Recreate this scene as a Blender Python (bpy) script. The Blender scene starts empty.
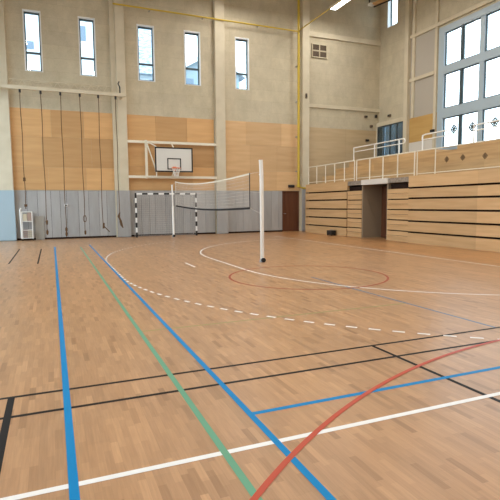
import bpy, bmesh, math, random
from mathutils import Vector, Matrix
random.seed(7)
PI = math.pi
S = bpy.context.scene
COL = S.collection
H = 1.63            # eye height of the photographer (m)

# ------------------------------------------------------------------ materials
def mat(name, color, rough=0.6, metal=0.0, spec=0.5, emit=None, estr=0.0):
    m = bpy.data.materials.new(name); m.use_nodes = True
    b = m.node_tree.nodes['Principled BSDF']
    b.inputs['Base Color'].default_value = (*color, 1)
    b.inputs['Roughness'].default_value = rough
    b.inputs['Metallic'].default_value = metal
    b.inputs['Specular IOR Level'].default_value = spec
    if emit:
        b.inputs['Emission Color'].default_value = (*emit, 1)
        b.inputs['Emission Strength'].default_value = estr
    return m

def N(m, t): return m.node_tree.nodes.new(t)
def L(m, a, b): m.node_tree.links.new(a, b)

def noise_into(m, c1, c2, scale=(1, 1, 1), nscale=3.0, detail=5.0, lo=.3, hi=.7, rot=(0, 0, 0)):
    """object-space noise between two colours, returns the colour socket"""
    tc = N(m, 'ShaderNodeTexCoord'); mp = N(m, 'ShaderNodeMapping')
    mp.inputs['Scale'].default_value = scale; mp.inputs['Rotation'].default_value = rot
    L(m, tc.outputs['Object'], mp.inputs['Vector'])
    nz = N(m, 'ShaderNodeTexNoise'); nz.inputs['Scale'].default_value = nscale
    nz.inputs['Detail'].default_value = detail
    L(m, mp.outputs['Vector'], nz.inputs['Vector'])
    cr = N(m, 'ShaderNodeValToRGB')
    cr.color_ramp.elements[0].position = lo; cr.color_ramp.elements[0].color = (*c1, 1)
    cr.color_ramp.elements[1].position = hi; cr.color_ramp.elements[1].color = (*c2, 1)
    L(m, nz.outputs['Fac'], cr.inputs['Fac'])
    return cr.outputs['Color']

def island_tone(m, col, amount=.25):
    """each separate board of a mesh gets a slightly different tone"""
    g = N(m, 'ShaderNodeNewGeometry'); mr = N(m, 'ShaderNodeMapRange')
    mr.inputs['To Min'].default_value = 1 - amount; mr.inputs['To Max'].default_value = 1 + amount * .5
    L(m, g.outputs['Random Per Island'], mr.inputs['Value'])
    hs = N(m, 'ShaderNodeHueSaturation'); L(m, col, hs.inputs['Color']); L(m, mr.outputs['Result'], hs.inputs['Value'])
    return hs.outputs['Color']

def base(m): return m.node_tree.nodes['Principled BSDF']

# ---- sports floor parquet: short staves running along Y
def make_parquet():
    m = mat('parquet', (.5, .3, .17), .32, spec=.40)
    tc = N(m, 'ShaderNodeTexCoord'); sx = N(m, 'ShaderNodeSeparateXYZ'); L(m, tc.outputs['Object'], sx.inputs[0])
    def mth(op, a, b=None):
        n = N(m, 'ShaderNodeMath'); n.operation = op
        for k, v in enumerate((a, b)):
            if v is None: continue
            if isinstance(v, (int, float)): n.inputs[k].default_value = v
            else: L(m, v, n.inputs[k])
        return n.outputs[0]
    def wn(a, b, c=0.0):
        cb = N(m, 'ShaderNodeCombineXYZ'); L(m, a, cb.inputs[0])
        if b is not None: L(m, b, cb.inputs[1])
        cb.inputs[2].default_value = c
        w = N(m, 'ShaderNodeTexWhiteNoise'); w.noise_dimensions = '3D'; L(m, cb.outputs[0], w.inputs['Vector']); return w.outputs['Value']
    def cells(w, l, seed):
        cx = mth('DIVIDE', sx.outputs['X'], w); col = mth('FLOOR', cx)
        off = mth('MULTIPLY', wn(col, None, seed), 9.0)
        cy = mth('ADD', mth('DIVIDE', sx.outputs['Y'], l), off); row = mth('FLOOR', cy)
        return wn(col, row, seed + .5), mth('FRACT', cx), mth('FRACT', cy)
    v1, fx, fy = cells(.05, .29, 1.0)
    v2, gx, gy = cells(.15, 2.2, 5.0)
    cr = N(m, 'ShaderNodeValToRGB'); e = cr.color_ramp.elements
    e[0].position = 0; e[0].color = (*FLOOR2, 1); e[1].position = 1; e[1].color = (*FLOOR1, 1)
    q = cr.color_ramp.elements.new(.12); q.color = (*[a * .45 + b * .55 for a, b in zip(FLOOR1, FLOOR2)], 1)
    q = cr.color_ramp.elements.new(.88); q.color = (*[a * .75 + b * .25 for a, b in zip(FLOOR1, FLOOR2)], 1)
    L(m, v1, cr.inputs['Fac'])
    # thin joints between staves
    ex = mth('LESS_THAN', fx, .03); ey = mth('LESS_THAN', fy, .006); jt = mth('MAXIMUM', ex, ey)
    val = mth('MULTIPLY', mth('ADD', mth('MULTIPLY', v2, .12), .94), mth('SUBTRACT', 1.0, mth('MULTIPLY', jt, .14)))
    hs = N(m, 'ShaderNodeHueSaturation'); L(m, cr.outputs['Color'], hs.inputs['Color']); L(m, val, hs.inputs['Value'])
    g = noise_into(m, (.86, .84, .82), (1.07, 1.07, 1.07), (70, 4, 1), 1.0, 4, .3, .7)
    mx2 = N(m, 'ShaderNodeMix'); mx2.data_type = 'RGBA'; mx2.blend_type = 'MULTIPLY'; mx2.inputs['Factor'].default_value = .8
    L(m, hs.outputs['Color'], mx2.inputs[6]); L(m, g, mx2.inputs[7])
    w = noise_into(m, (.92, .92, .93), (1.06, 1.05, 1.04), (1, 1, 1), .8, 3, .3, .7)
    mx3 = N(m, 'ShaderNodeMix'); mx3.data_type = 'RGBA'; mx3.blend_type = 'MULTIPLY'; mx3.inputs['Factor'].default_value = .8
    L(m, mx2.outputs[2], mx3.inputs[6]); L(m, w, mx3.inputs[7])
    # the run-off strip beside the court is tinted more orange
    ro = mth('GREATER_THAN', sx.outputs['X'], 10.455)
    mx4 = N(m, 'ShaderNodeMix'); mx4.data_type = 'RGBA'; mx4.blend_type = 'MULTIPLY'
    L(m, ro, mx4.inputs['Factor']); L(m, mx3.outputs[2], mx4.inputs[6]); mx4.inputs[7].default_value = (1.03, .94, .78, 1)
    L(m, mx4.outputs[2], base(m).inputs['Base Color'])
    return m
FLOOR1 = (.51, .292, .150); FLOOR2 = (.32, .172, .083); FLOORM = (.30, .16, .08)
M = {}
M['parquet'] = make_parquet()
M['blue_paint'] = mat('blue_line_paint', (.0, .20, .46), .45, spec=.15)
M['faint_blue'] = mat('worn_blue_line_paint', (.13, .21, .30), .4, spec=.2)
M['green_paint'] = mat('green_line_paint', (.12, .32, .20), .4, spec=.25)
M['faint_green'] = mat('worn_green_line_paint', (.36, .31, .14), .4, spec=.2)
M['white_paint'] = mat('white_line_paint', (.80, .78, .76), .4, spec=.25)
M['black_paint'] = mat('black_line_paint', (.012, .010, .010), .5, spec=.12)
M['red_paint'] = mat('red_line_paint', (.46, .068, .034), .4, spec=.25)
M['faint_red'] = mat('worn_red_line_paint', (.38, .08, .045), .4, spec=.2)

def board_wall(name, c1, c2, joint, bw=2.5, bh=.62):
    m = mat(name, c1, .9, spec=.1)
    col = noise_into(m, c1, c2, (1.6, 1.6, 1.0), 1.5, 8, .32, .68)
    sp = N(m, 'ShaderNodeTexNoise'); sp.inputs['Scale'].default_value = 34; sp.inputs['Detail'].default_value = 3
    tc = N(m, 'ShaderNodeTexCoord'); L(m, tc.outputs['Object'], sp.inputs['Vector'])
    mr = N(m, 'ShaderNodeMapRange'); mr.inputs['From Min'].default_value = .35; mr.inputs['From Max'].default_value = .65
    mr.inputs['To Min'].default_value = .93; mr.inputs['To Max'].default_value = 1.05
    L(m, sp.outputs['Fac'], mr.inputs['Value'])
    hs = N(m, 'ShaderNodeHueSaturation'); L(m, col, hs.inputs['Color']); L(m, mr.outputs['Result'], hs.inputs['Value'])
    # horizontal board joints: world X+Y across, Z up
    sx = N(m, 'ShaderNodeSeparateXYZ'); L(m, tc.outputs['Object'], sx.inputs['Vector'])
    ad = N(m, 'ShaderNodeMath'); ad.operation = 'ADD'; L(m, sx.outputs['X'], ad.inputs[0]); L(m, sx.outputs['Y'], ad.inputs[1])
    cb = N(m, 'ShaderNodeCombineXYZ'); L(m, ad.outputs[0], cb.inputs['X']); L(m, sx.outputs['Z'], cb.inputs['Y'])
    bk = N(m, 'ShaderNodeTexBrick'); bk.inputs['Scale'].default_value = 1
    bk.inputs['Brick Width'].default_value = bw; bk.inputs['Row Height'].default_value = bh
    bk.inputs['Mortar Size'].default_value = .012; bk.inputs['Mortar Smooth'].default_value = .6
    bk.inputs['Color1'].default_value = (1.03, 1.03, 1.03, 1); bk.inputs['Color2'].default_value = (.95, .95, .96, 1)
    bk.inputs['Mortar'].default_value = (*joint, 1)
    L(m, cb.outputs[0], bk.inputs['Vector'])
    mx = N(m, 'ShaderNodeMix'); mx.data_type = 'RGBA'; mx.blend_type = 'MULTIPLY'; mx.inputs['Factor'].default_value = 1
    L(m, hs.outputs['Color'], mx.inputs[6]); L(m, bk.outputs['Color'], mx.inputs[7])
    L(m, mx.outputs[2], base(m).inputs['Base Color'])
    return m
M['osb'] = board_wall('pale_fibre_board_wall', (.53, .47, .34), (.61, .54, .40), (.90, .89, .87))

def wood(name, c1, c2, stretch, amt=.2, rough=.5, spec=.4):
    m = mat(name, c1, rough, spec=spec)
    col = noise_into(m, c1, c2, stretch, 1.0, 6, .3, .7)
    L(m, island_tone(m, col, amt), base(m).inputs['Base Color']); return m
M['ply'] = wood('orange_plywood', (.60, .345, .15), (.68, .41, .185), (.6, 2.0, 6.0), .22, .5, .3)
M['ply_pale'] = wood('pale_plywood', (.63, .40, .20), (.71, .47, .25), (.6, 2.0, 6.0), .14, .5, .3)
M['ply_gallery'] = wood('gallery_plywood', (.52, .38, .22), (.60, .45, .27), (.6, 2.0, 6.0), .1, .5, .3)
M['ply_side'] = wood('side_wall_plywood', (.55, .33, .11), (.62, .39, .14), (2, .6, 6.0), .12, .5, .3)
M['bleach'] = wood('bleacher_plywood', (.60, .375, .18), (.70, .46, .24), (2.0, .7, 8.0), .14, .45, .35)
M['riser'] = wood('tier_plywood', (.48, .30, .14), (.64, .42, .21), (2.0, .7, 8.0), .12, .45, .35)
M['timber'] = wood('warm_timber', (.60, .33, .14), (.72, .43, .2), (1, 1, 6), .1)
M['door_wood'] = wood('dark_brown_door', (.115, .04, .018), (.17, .065, .03), (8, 8, .8), .12, .5)
M['grey_board'] = mat('grey_wall_padding', (.36, .365, .37), .75, spec=.25)
L(M['grey_board'], island_tone(M['grey_board'], noise_into(M['grey_board'], (.385, .38, .375), (.43, .425, .42), (3, 3, .6), 2, 5), .12), base(M['grey_board']).inputs['Base Color'])
M['daylit_board'] = mat('daylit_grey_padding', (.36, .46, .52), .7, spec=.25)  # column padding with cool bluish daylight painted into its colour
M['column'] = mat('cream_column_paint', (.60, .555, .43), .7, spec=.2)
L(M['column'], noise_into(M['column'], (.60, .53, .395), (.66, .59, .45), (1, 1, 1), 2, 6), base(M['column']).inputs['Base Color'])
M['cream_steel'] = mat('cream_painted_steel', (.80, .74, .60), .45)
M['white_steel'] = mat('white_painted_steel', (.86, .84, .80), .4)
M['grey_steel'] = mat('grey_steel', (.35, .35, .36), .4, .6)
M['dark'] = mat('dark_shadow_gap_board', (.035, .02, .015), .9, spec=.1)
M['black'] = mat('black_plastic', (.012, .012, .013), .5)
M['yellow'] = mat('yellow_pipe_paint', (.60, .43, .05), .5)
M['rope'] = mat('dark_hemp_rope', (.13, .075, .04), .95, spec=.05)
M['lace'] = mat('pale_net_cord', (.72, .68, .62), .9, spec=.1)
M['blackcord'] = mat('black_net_band', (.01, .01, .012), .8)
M['tape'] = mat('white_net_tape', (.85, .83, .78), .7)
M['whiteband'] = mat('white_enamel', (.85, .85, .83), .35)
M['board_face'] = mat('backboard_white', (.66, .65, .61), .4)
M['orange'] = mat('orange_hoop', (.80, .22, .09), .4)
M['win_dark'] = mat('dark_window_frame', (.05, .075, .085), .45)
M['win_grey'] = mat('blue_grey_window_frame', (.40, .49, .56), .4)
M['reveal'] = mat('white_reveal', (.80, .82, .82), .6)
M['side_wall'] = mat('smooth_grey_wall_panel', (.46, .42, .36), .85, spec=.15)
M['white_wall'] = mat('off_white_wall', (.70, .66, .60), .8, spec=.15)
M['ceil'] = mat('ceiling_boards', (.66, .60, .50), .85, spec=.1)
M['tunnel'] = mat('grey_brown_tunnel_board', (.30, .235, .165), .8, spec=.15)
M['tunnel_grey'] = mat('beige_grey_slab', (.36, .345, .31), .8)
M['concrete'] = mat('grey_concrete', (.32, .27, .22), .85, spec=.15)
L(M['concrete'], noise_into(M['concrete'], (.22, .18, .15), (.40, .34, .28), (1, 1, 1), 14, 4), base(M['concrete']).inputs['Base Color'])
M['vent'] = mat('brown_grille', (.17, .125, .085), .7)
M['decal'] = mat('dark_snowflake_sticker', (.10, .14, .15), .6)
M['decal_wood'] = mat('brown_snowflake_mark', (.27, .17, .085), .6)
M['pinkish'] = mat('pinkish_cardboard', (.38, .27, .22), .8)
M['lamp'] = mat('lit_lamp_diffuser', (.9, .9, .9), .5, emit=(1, .97, .9), estr=9)
M['facade'] = mat('pale_render_outside', (.60, .66, .70), .9)
M['shutter'] = mat('outside_window_glass', (.14, .2, .27), .3)
M['gable'] = mat('blue_grey_gable_wall', (.30, .38, .44), .9)
m = M['tiles'] = mat('blue_grey_roof_tiles', (.2, .25, .3), .6)
L(m, noise_into(m, (.16, .21, .27), (.60, .66, .72), (1.2, 2.5, 3.0), 2.2, 3, .35, .65), base(m).inputs['Base Color'])
M['ground'] = mat('outside_paving', (.35, .36, .36), .9)

def glass(name, tint, refl=.08):
    m = bpy.data.materials.new(name); m.use_nodes = True; nt = m.node_tree; nt.nodes.clear()
    o = nt.nodes.new('ShaderNodeOutputMaterial'); t = nt.nodes.new('ShaderNodeBsdfTransparent'); g = nt.nodes.new('ShaderNodeBsdfGlossy')
    t.inputs['Color'].default_value = (*tint, 1); g.inputs['Roughness'].default_value = .02
    x = nt.nodes.new('ShaderNodeMixShader'); x.inputs[0].default_value = refl
    nt.links.new(t.outputs[0], x.inputs[1]); nt.links.new(g.outputs[0], x.inputs[2]); nt.links.new(x.outputs[0], o.inputs[0])
    return m
M['glass'] = glass('clear_window_glass', (.90, .97, 1.0), .05)
M['glass_dark'] = glass('dark_door_glass', (.28, .36, .42), .12)

# ------------------------------------------------------------------ mesh builder
class MB:
    def __init__(s): s.bm = bmesh.new(); s.mats = []
    def mi(s, m):
        if m is None: return 0
        if m not in s.mats: s.mats.append(m)
        return s.mats.index(m)
    def face(s, pts, m=None):
        f = s.bm.faces.new([s.bm.verts.new(p) for p in pts]); f.material_index = s.mi(m); return f
    def box(s, x0, x1, y0, y1, z0, z1, m=None, bev=0.0):
        x0, x1 = sorted((x0, x1)); y0, y1 = sorted((y0, y1)); z0, z1 = sorted((z0, z1))
        v = [s.bm.verts.new(p) for p in ((x0, y0, z0), (x1, y0, z0), (x1, y1, z0), (x0, y1, z0), (x0, y0, z1), (x1, y0, z1), (x1, y1, z1), (x0, y1, z1))]
        i = s.mi(m); fs = []
        for q in ((0, 3, 2, 1), (4, 5, 6, 7), (0, 1, 5, 4), (1, 2, 6, 5), (2, 3, 7, 6), (3, 0, 4, 7)):
            f = s.bm.faces.new([v[k] for k in q]); f.material_index = i; fs.append(f)
        if bev:
            es = list({e for f in fs for e in f.edges})
            r = bmesh.ops.bevel(s.bm, geom=es, offset=bev, segments=2, affect='EDGES', profile=.5)
            for f in r['faces']: f.material_index = i
    def tube(s, pts, r, n=8, m=None, cap=True, closed=False):
        pts = [Vector(p) for p in pts]; rr = r if isinstance(r, (list, tuple)) else [r] * len(pts)
        i = s.mi(m); rings = []; K = len(pts); prev = None
        for k, p in enumerate(pts):
            if closed: d = pts[(k + 1) % K] - pts[k - 1]
            else: d = (pts[min(k + 1, K - 1)] - pts[max(k - 1, 0)])
            if d.length < 1e-9: d = Vector((0, 0, 1))
            d.normalize()
            if prev is None:
                a = Vector((0, 0, 1)) if abs(d.z) < .9 else Vector((1, 0, 0))
                u = d.cross(a).normalized()
            else:
                u = (prev - d * prev.dot(d)).normalized()
            prev = u; w = d.cross(u)
            rings.append([s.bm.verts.new(p + (u * math.cos(2 * PI * j / n) + w * math.sin(2 * PI * j / n)) * rr[k]) for j in range(n)])
        for k in range(K if closed else K - 1):
            A, B = rings[k], rings[(k + 1) % K]
            for j in range(n):
                f = s.bm.faces.new((A[j], A[(j + 1) % n], B[(j + 1) % n], B[j])); f.material_index = i; f.smooth = True
        if cap and not closed:
            for ring in (rings[0][::-1], rings[-1]):
                f = s.bm.faces.new([s.bm.verts.new(v.co) for v in ring]); f.material_index = i
    def bar(s, a, b, w, h, m=None):
        a, b = Vector(a), Vector(b); d = (b - a).normalized()
        up = Vector((0, 0, 1)) if abs(d.z) < .95 else Vector((0, 1, 0))
        u = d.cross(up).normalized() * w / 2; v = u.cross(d).normalized() * h / 2
        P = [s.bm.verts.new(q + c) for q in (a, b) for c in (-u - v, u - v, u + v, -u + v)]
        i = s.mi(m)
        for q in ((3, 2, 1, 0), (4, 5, 6, 7), (0, 1, 5, 4), (1, 2, 6, 5), (2, 3, 7, 6), (3, 0, 4, 7)):
            f = s.bm.faces.new([P[k] for k in q]); f.material_index = i
    def build(s, name, m=None, parent=None, loc=None):
        me = bpy.data.meshes.new(name)
        if loc is not None: bmesh.ops.translate(s.bm, verts=s.bm.verts, vec=-Vector(loc))
        bmesh.ops.recalc_face_normals(s.bm, faces=s.bm.faces)
        s.bm.to_mesh(me); s.bm.free()
        if s.mats:
            for q in s.mats: me.materials.append(q)
        else: me.materials.append(m)
        o = bpy.data.objects.new(name, me); COL.objects.link(o)
        if loc is not None: o.location = loc
        if parent: o.parent = parent
        return o

def tag(o, label, cat, group=None):
    o['label'] = label; o['category'] = cat
    if group: o['group'] = group
    return o
def thing(name, label, cat, loc=(0, 0, 0), group=None):
    o = bpy.data.objects.new(name, None); COL.objects.link(o); o.location = loc
    o.empty_display_size = .2
    return tag(o, label, cat, group)
def struct(o): o['kind'] = 'structure'; return o
def copy_tree(o, parent=None):
    c = o.copy(); COL.objects.link(c)
    if parent: c.parent = parent
    for ch in list(o.children): copy_tree(ch, c)
    return c

# ------------------------------------------------------------------ room shell
X0, X1 = -4.6, 19.37        # left wall, right wall
YR, YB = -7.0, 25.6         # rear wall, back wall
ZC = 14.3
T = .32

def wall_grid(axis, pos, thick, a0, a1, z0, z1, holes, m):
    """solid wall with rectangular holes. axis 'y': plane y=pos spanning x; 'x': plane x=pos spanning y"""
    mb = MB()
    As = sorted({a0, a1, *[h[0] for h in holes], *[h[1] for h in holes]})
    Zs = sorted({z0, z1, *[h[2] for h in holes], *[h[3] for h in holes]})
    for i in range(len(As) - 1):
        j = 0
        while j < len(Zs) - 1:
            def hole(jj):
                ca, cz = (As[i] + As[i + 1]) / 2, (Zs[jj] + Zs[jj + 1]) / 2
                return any(h[0] < ca < h[1] and h[2] < cz < h[3] for h in holes)
            if hole(j): j += 1; continue
            k = j
            while k + 1 < len(Zs) - 1 and not hole(k + 1): k += 1
            if axis == 'y': mb.box(As[i], As[i + 1], pos, pos + thick, Zs[j], Zs[k + 1])
            else: mb.box(pos, pos + thick, As[i], As[i + 1], Zs[j], Zs[k + 1])
            j = k + 1
    return mb

# floor with its painted lines (paint films 1 mm thick, one mesh)
fl = MB()
fl.box(X0 - .3, X1 + .3, YR - .3, YB + .3, -.2, 0, M['parquet'])
_layer = [0]
def zl():
    _layer[0] += 1; return .0008 + .00012 * _layer[0]
def line(x0, y0, x1, y1, w, m):
    z = zl(); d = Vector((x1 - x0, y1 - y0, 0)).normalized(); n = Vector((-d.y, d.x, 0)) * w / 2
    a, b = Vector((x0, y0, z)), Vector((x1, y1, z))
    fl.face([a - n, b - n, b + n, a + n], M[m])
def arc(cx, cy, r, a0, a1, w, m, n=64, dash=None):
    z = zl()
    def seg(t0, t1, k):
        for i in range(k):
            u0 = t0 + (t1 - t0) * i / k; u1 = t0 + (t1 - t0) * (i + 1) / k
            P = []
            for (u, rr) in ((u0, r - w / 2), (u1, r - w / 2), (u1, r + w / 2), (u0, r + w / 2)):
                P.append((cx + rr * math.cos(u), cy + rr * math.sin(u), z))
            fl.face(P, M[m])
    if dash is None: seg(a0, a1, n)
    else:
        K = int(abs(a1 - a0) * r / dash / 2)
        st = (a1 - a0) / K
        for k in range(K): seg(a0 + st * (k + .05), a0 + st * (k + .55), 3)
R_ = math.radians
line(-1.20, 15.15, -1.20, 20.3, .045, 'black_paint'); line(-.435, 14.8, -.435, 19.95, .045, 'black_paint')
line(X0 + .1, 4.465, 13.3, 4.455, .042, 'black_paint'); line(X0 + .1, 4.035, 13.3, 4.035, .042, 'black_paint')
line(-.39, 4.48, -.39, -3, .055, 'black_paint'); line(3.33, 4.44, 3.33, -3, .045, 'black_paint')
line(1.0, 6.18, 5.28, 6.18, .045, 'faint_green')
line(5.28, 4.48, 5.28, 9.3, .045, 'faint_blue')
line(1.36, 3.345, 13.3, 3.345, .05, 'blue_paint')
line(X0 + .1, 2.875, 10.43, 2.865, .05, 'white_paint')
line(.985, 20.2, .985, -3, .05, 'green_paint')
# handball: goal line at X = 10.41, goal centre Y = 12.64
line(10.43, -3, 10.43, 22.2, .05, 'white_paint')
line(4.41, 11.14, 4.41, 14.14, .05, 'white_paint')
arc(10.44, 11.14, 6.03, R_(180), R_(270), .05, 'white_paint', 90)
arc(10.41, 14.14, 6.0, R_(90), R_(180), .05, 'white_paint', 90)
z = zl()
for k in range(10): fl.face([(1.385, 11.2 + .3 * k, z), (1.435, 11.2 + .3 * k, z), (1.435, 11.36 + .3 * k, z), (1.385, 11.36 + .3 * k, z)], M['white_paint'])
arc(10.41, 11.14, 9.0, R_(180), R_(270), .05, 'white_paint', dash=.15)
arc(10.41, 14.14, 9.0, R_(126), R_(180), .05, 'white_paint', dash=.15)
line(3.41, 12.12, 3.41, 13.15, .05, 'white_paint')
arc(5.29, 9.50, 1.76, 0, 2 * PI, .05, 'faint_red', 96)
line(1.385, 21.1, 1.350, -3, .052, 'blue_paint')
line(.047, 20.6, .047, -3, .056, 'blue_paint')
arc(5.558, -2.871, 6.938, R_(8), R_(172), .043, 'red_paint', 160)
struct(fl.build('floor'))

# back wall with five tall windows and the door opening
WX = [(-.87, -.08), (1.57, 2.37), (4.38, 5.27), (6.83, 7.73), (9.70, 10.54)]
holes = [(a, b, 7.98, 10.78) for a, b in WX] + [(12.56, 13.68, 0, 2.38)]
struct(wall_grid('y', YB, T, X0 - T, X1 + T, 0, ZC, holes, None).build('wall_back', M['osb']))
for i, (a, b) in enumerate(WX):
    f = MB(); z0, z1, zm = 7.98, 10.78, 8.86; y = YB + .17; fw = .055; t = .055
    a1, b1, c0, c1 = a + t, b - t, z0 + .03, z1 - .07
    f.box(a1, a1 + fw, y - .05, y + .04, c0, c1); f.box(b1 - fw, b1, y - .05, y + .04, c0, c1)
    f.box(a1 + fw, b1 - fw, y - .05, y + .04, c0, c0 + fw); f.box(a1 + fw, b1 - fw, y - .05, y + .04, c1 - fw - .02, c1)
    f.box(a1 + fw, b1 - fw, y - .05, y + .04, zm - .045, zm + .045)
    w = struct(f.build('window_%d' % (i + 1), M['win_dark']))
    p = MB(); p.box(a1 + fw, b1 - fw, y - .012, y + .0, c0 + fw, c1 - fw); p.build('pane', M['glass'], w)
    r = MB()   # white lining of the reveal
    r.box(a, a1, YB - .012, YB + T, z0, z1); r.box(b1, b, YB - .012, YB + T, z0, z1)
    r.box(a1, b1, YB - .012, YB + T, c1, z1); r.box(a1, b1, YB - .012, YB + T, z0, c0)
    r.build('window_reveal', M['reveal'], w)
# brown door
d = MB(); d.box(12.60, 13.64, YB + .10, YB + .15, .01, 2.34)
d = struct(d.build('door_1', M['door_wood']))
f = MB(); f.box(12.56, 12.60, YB, YB + .2, 0, 2.38); f.box(13.64, 13.68, YB, YB + .2, 0, 2.38); f.box(12.6, 13.64, YB, YB + .2, 2.34, 2.38)
f.build('door_frame', M['door_wood'], d)
h = MB(); h.tube([(12.72, YB + .10, 1.05), (12.72, YB + .05, 1.05), (12.84, YB + .05, 1.05)], .012, 8); h.build('door_handle', M['grey_steel'], d)
b = MB(); b.box(12.3, 13.9, YB + T + .02, YB + T + .07, 0, 2.5); struct(b.build('wall_behind_door', M['dark']))

# right wall
BW0, BW1, BZ0, BZ1 = 10.3, 20.55, 4.36, 10.75
rh = [(BW0, BW1, BZ0, BZ1), (-1.5, 8.7, BZ0, BZ1), (22.95, 25.58, 3.45, 6.5), (23.98, 24.9, 12.2, 13.95), (21.6, 22.5, 12.9, 13.95)]
struct(wall_grid('x', X1, T, YR - T, YB, 0, ZC, rh, None).build('wall_right', M['osb']))

def big_window(n, y_hi, y_lo):
    """tall glazed wall of three rows; white-blue frame, dark glazing beads"""
    f = MB(); x0, x1 = X1 - .05, X1 + .12
    f.box(x0, x1, y_hi - .40, y_hi, BZ0, BZ1); f.box(x0, x1, y_lo, y_lo + .3, BZ0, BZ1)
    f.box(x0, x1, y_lo + .3, y_hi - .40, BZ1 - .32, BZ1); f.box(x0 - .02, x1, y_lo + .3, y_hi - .40, BZ0, BZ0 + .12)
    tr = [(8.33, 8.73), (6.06, 6.56)]
    for a, c in tr: f.box(x0, x1, y_lo + .3, y_hi - .40, a, c)
    o = struct(f.build('window_%d' % n, M['win_grey']))
    # mullions alternate thin dark and thick blue grey
    dk = MB(); tk = MB(); y = y_hi - .40; k = 0; edges = [(y, None)]
    cells = []
    while y - 1.05 > y_lo + .3:
        w = .12 if k % 2 == 0 else .28
        y2 = y - 1.07
        cells.append((y2, y))
        if y2 - w < y_lo + .4: break
        (dk if k % 2 == 0 else tk).box(X1 - (.02 if k % 2 == 0 else .035), X1 + .115, y2 - w, y2, BZ0 + .12, BZ1 - .32)
        y = y2 - w; k += 1
    dk.build('mullion', M['win_dark'], o); tk.build('mullion', M['win_grey'], o)
    rows = [(BZ0 + .12, 6.06), (6.56, 8.33), (8.73, BZ1 - .32)]
    for (a, c) in cells:
        for (z0, z1) in rows:
            p = MB(); p.box(X1 + .06, X1 + .072, a - .01, c + .01, z0, z1); g = p.build('pane', M['glass'], o)
            q = MB(); t = .05
            q.box(X1 + .02, X1 + .10, a, a + t, z0, z1); q.box(X1 + .02, X1 + .10, c - t, c, z0, z1)
            q.box(X1 + .02, X1 + .10, a + t, c - t, z0, z0 + t); q.box(X1 + .02, X1 + .10, a + t, c - t, z1 - t, z1)
            q.build('glazing_bead', M['win_dark'], g)
    return o
big_window(6, BW1, BW0); big_window(7, 8.7, -1.5)
for n, (a, c, z0, z1) in ((8, (23.98, 24.9, 12.2, 13.95)), (9, (21.6, 22.5, 12.9, 13.95))):
    f = MB(); x = X1 + .22; t = .07
    f.box(x, x + .08, a, a + t, z0, z1); f.box(x, x + .08, c - t, c, z0, z1)
    f.box(x, x + .08, a + t, c - t, z0, z0 + t); f.box(x, x + .08, a + t, c - t, z1 - t, z1)
    o = struct(f.build('window_%d' % n, M['win_dark']))
    p = MB(); p.box(x + .03, x + .042, a + t, c - t, z0 + t, z1 - t); p.build('pane', M['glass'], o)
    r = MB(); t = .02; r.box(X1 - .01, x, c - t, c, z0, z1); r.box(X1 - .01, x, a, a + t, z0, z1)
    r.box(X1 - .01, x, a + t, c - t, z0, z0 + t); r.box(X1 - .01, x, a + t, c - t, z1 - t, z1); r.build('window_reveal', M['reveal'], o)
# glazed double door on the gallery
f = MB(); x = X1 - .19; a, c, z0, z1 = 22.95, 25.56, 3.45, 6.62; t = .09
f.box(x - .02, X1 + .2, a, a + t, z0, z1); f.box(x - .02, X1 + .2, c - t, c, z0, z1); f.box(x - .02, X1 + .2, a + t, c - t, z1 - .24, z1)
o = struct(f.build('door_2', M['column']))
g = MB(); w = (c - a - 2 * t) / 4; zt = z1 - .24
for k in range(5): g.box(x, x + .06, a + t + w * k - (.04 if k else 0), a + t + w * k + (.04 if k < 4 else 0), z0, zt)
g.box(x + .002, x + .058, a + t, c - t, zt - .08, zt); g.box(x + .002, x + .058, a + t, c - t, 4.5, 4.57)
g.build('door_leaf_frame', M['win_dark'], o)
p = MB(); p.box(x + .02, x + .034, a + t, c - t, z0, zt); p.build('pane', M['glass_dark'], o)
vb = MB(); vb.box(X1 + 1.6, X1 + 1.7, 22.5, 27, 2.5, 7); vb.box(X1 + T, X1 + 1.7, 22.4, 22.5, 2.5, 7)
vb.box(X1 + T, X1 + 1.7, 21.5, 27, 3.3, 3.44); struct(vb.build('wall_vestibule', M['white_wall']))

# left and rear walls, ceiling (out of view, they close the hall)
lh = [(1.0, 9.5, 3.2, 10.5), (14.5, 25.0, .15, 8.5)]
struct(wall_grid('x', X0 - T, T, YR - T, YB, 0, ZC, lh, None).build('wall_left', M['osb']))
for n, (a, c, z0, z1) in ((10, lh[0]), (11, lh[1])):
    f = MB(); x = X0 - .2
    k = int(round((c - a) / 1.4)); w = (c - a) / k
    for i in range(k + 1): f.box(x - .04, x + .04, a + w * i - .05, a + w * i + .05, z0, z1)
    for z in ((z0 + .05, 2.6, 5.6, z1 - .05) if z0 < 1 else (z0 + .05, 5.6, 8.0, z1 - .05)): f.box(x - .04, x + .04, a, c, z - .05, z + .05)
    o = struct(f.build('window_%d' % n, M['win_grey']))
    p = MB(); p.box(x - .006, x + .006, a, c, z0, z1); p.build('pane', M['glass'], o)
struct(wall_grid('y', YR - T, T, X0, X1, 0, ZC, [], None).build('wall_rear', M['osb']))
c_ = MB(); c_.box(X0 - T, X1 + T, YR - T, YB + T, ZC, ZC + .3); struct(c_.build('ceiling', M['ceil']))

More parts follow.
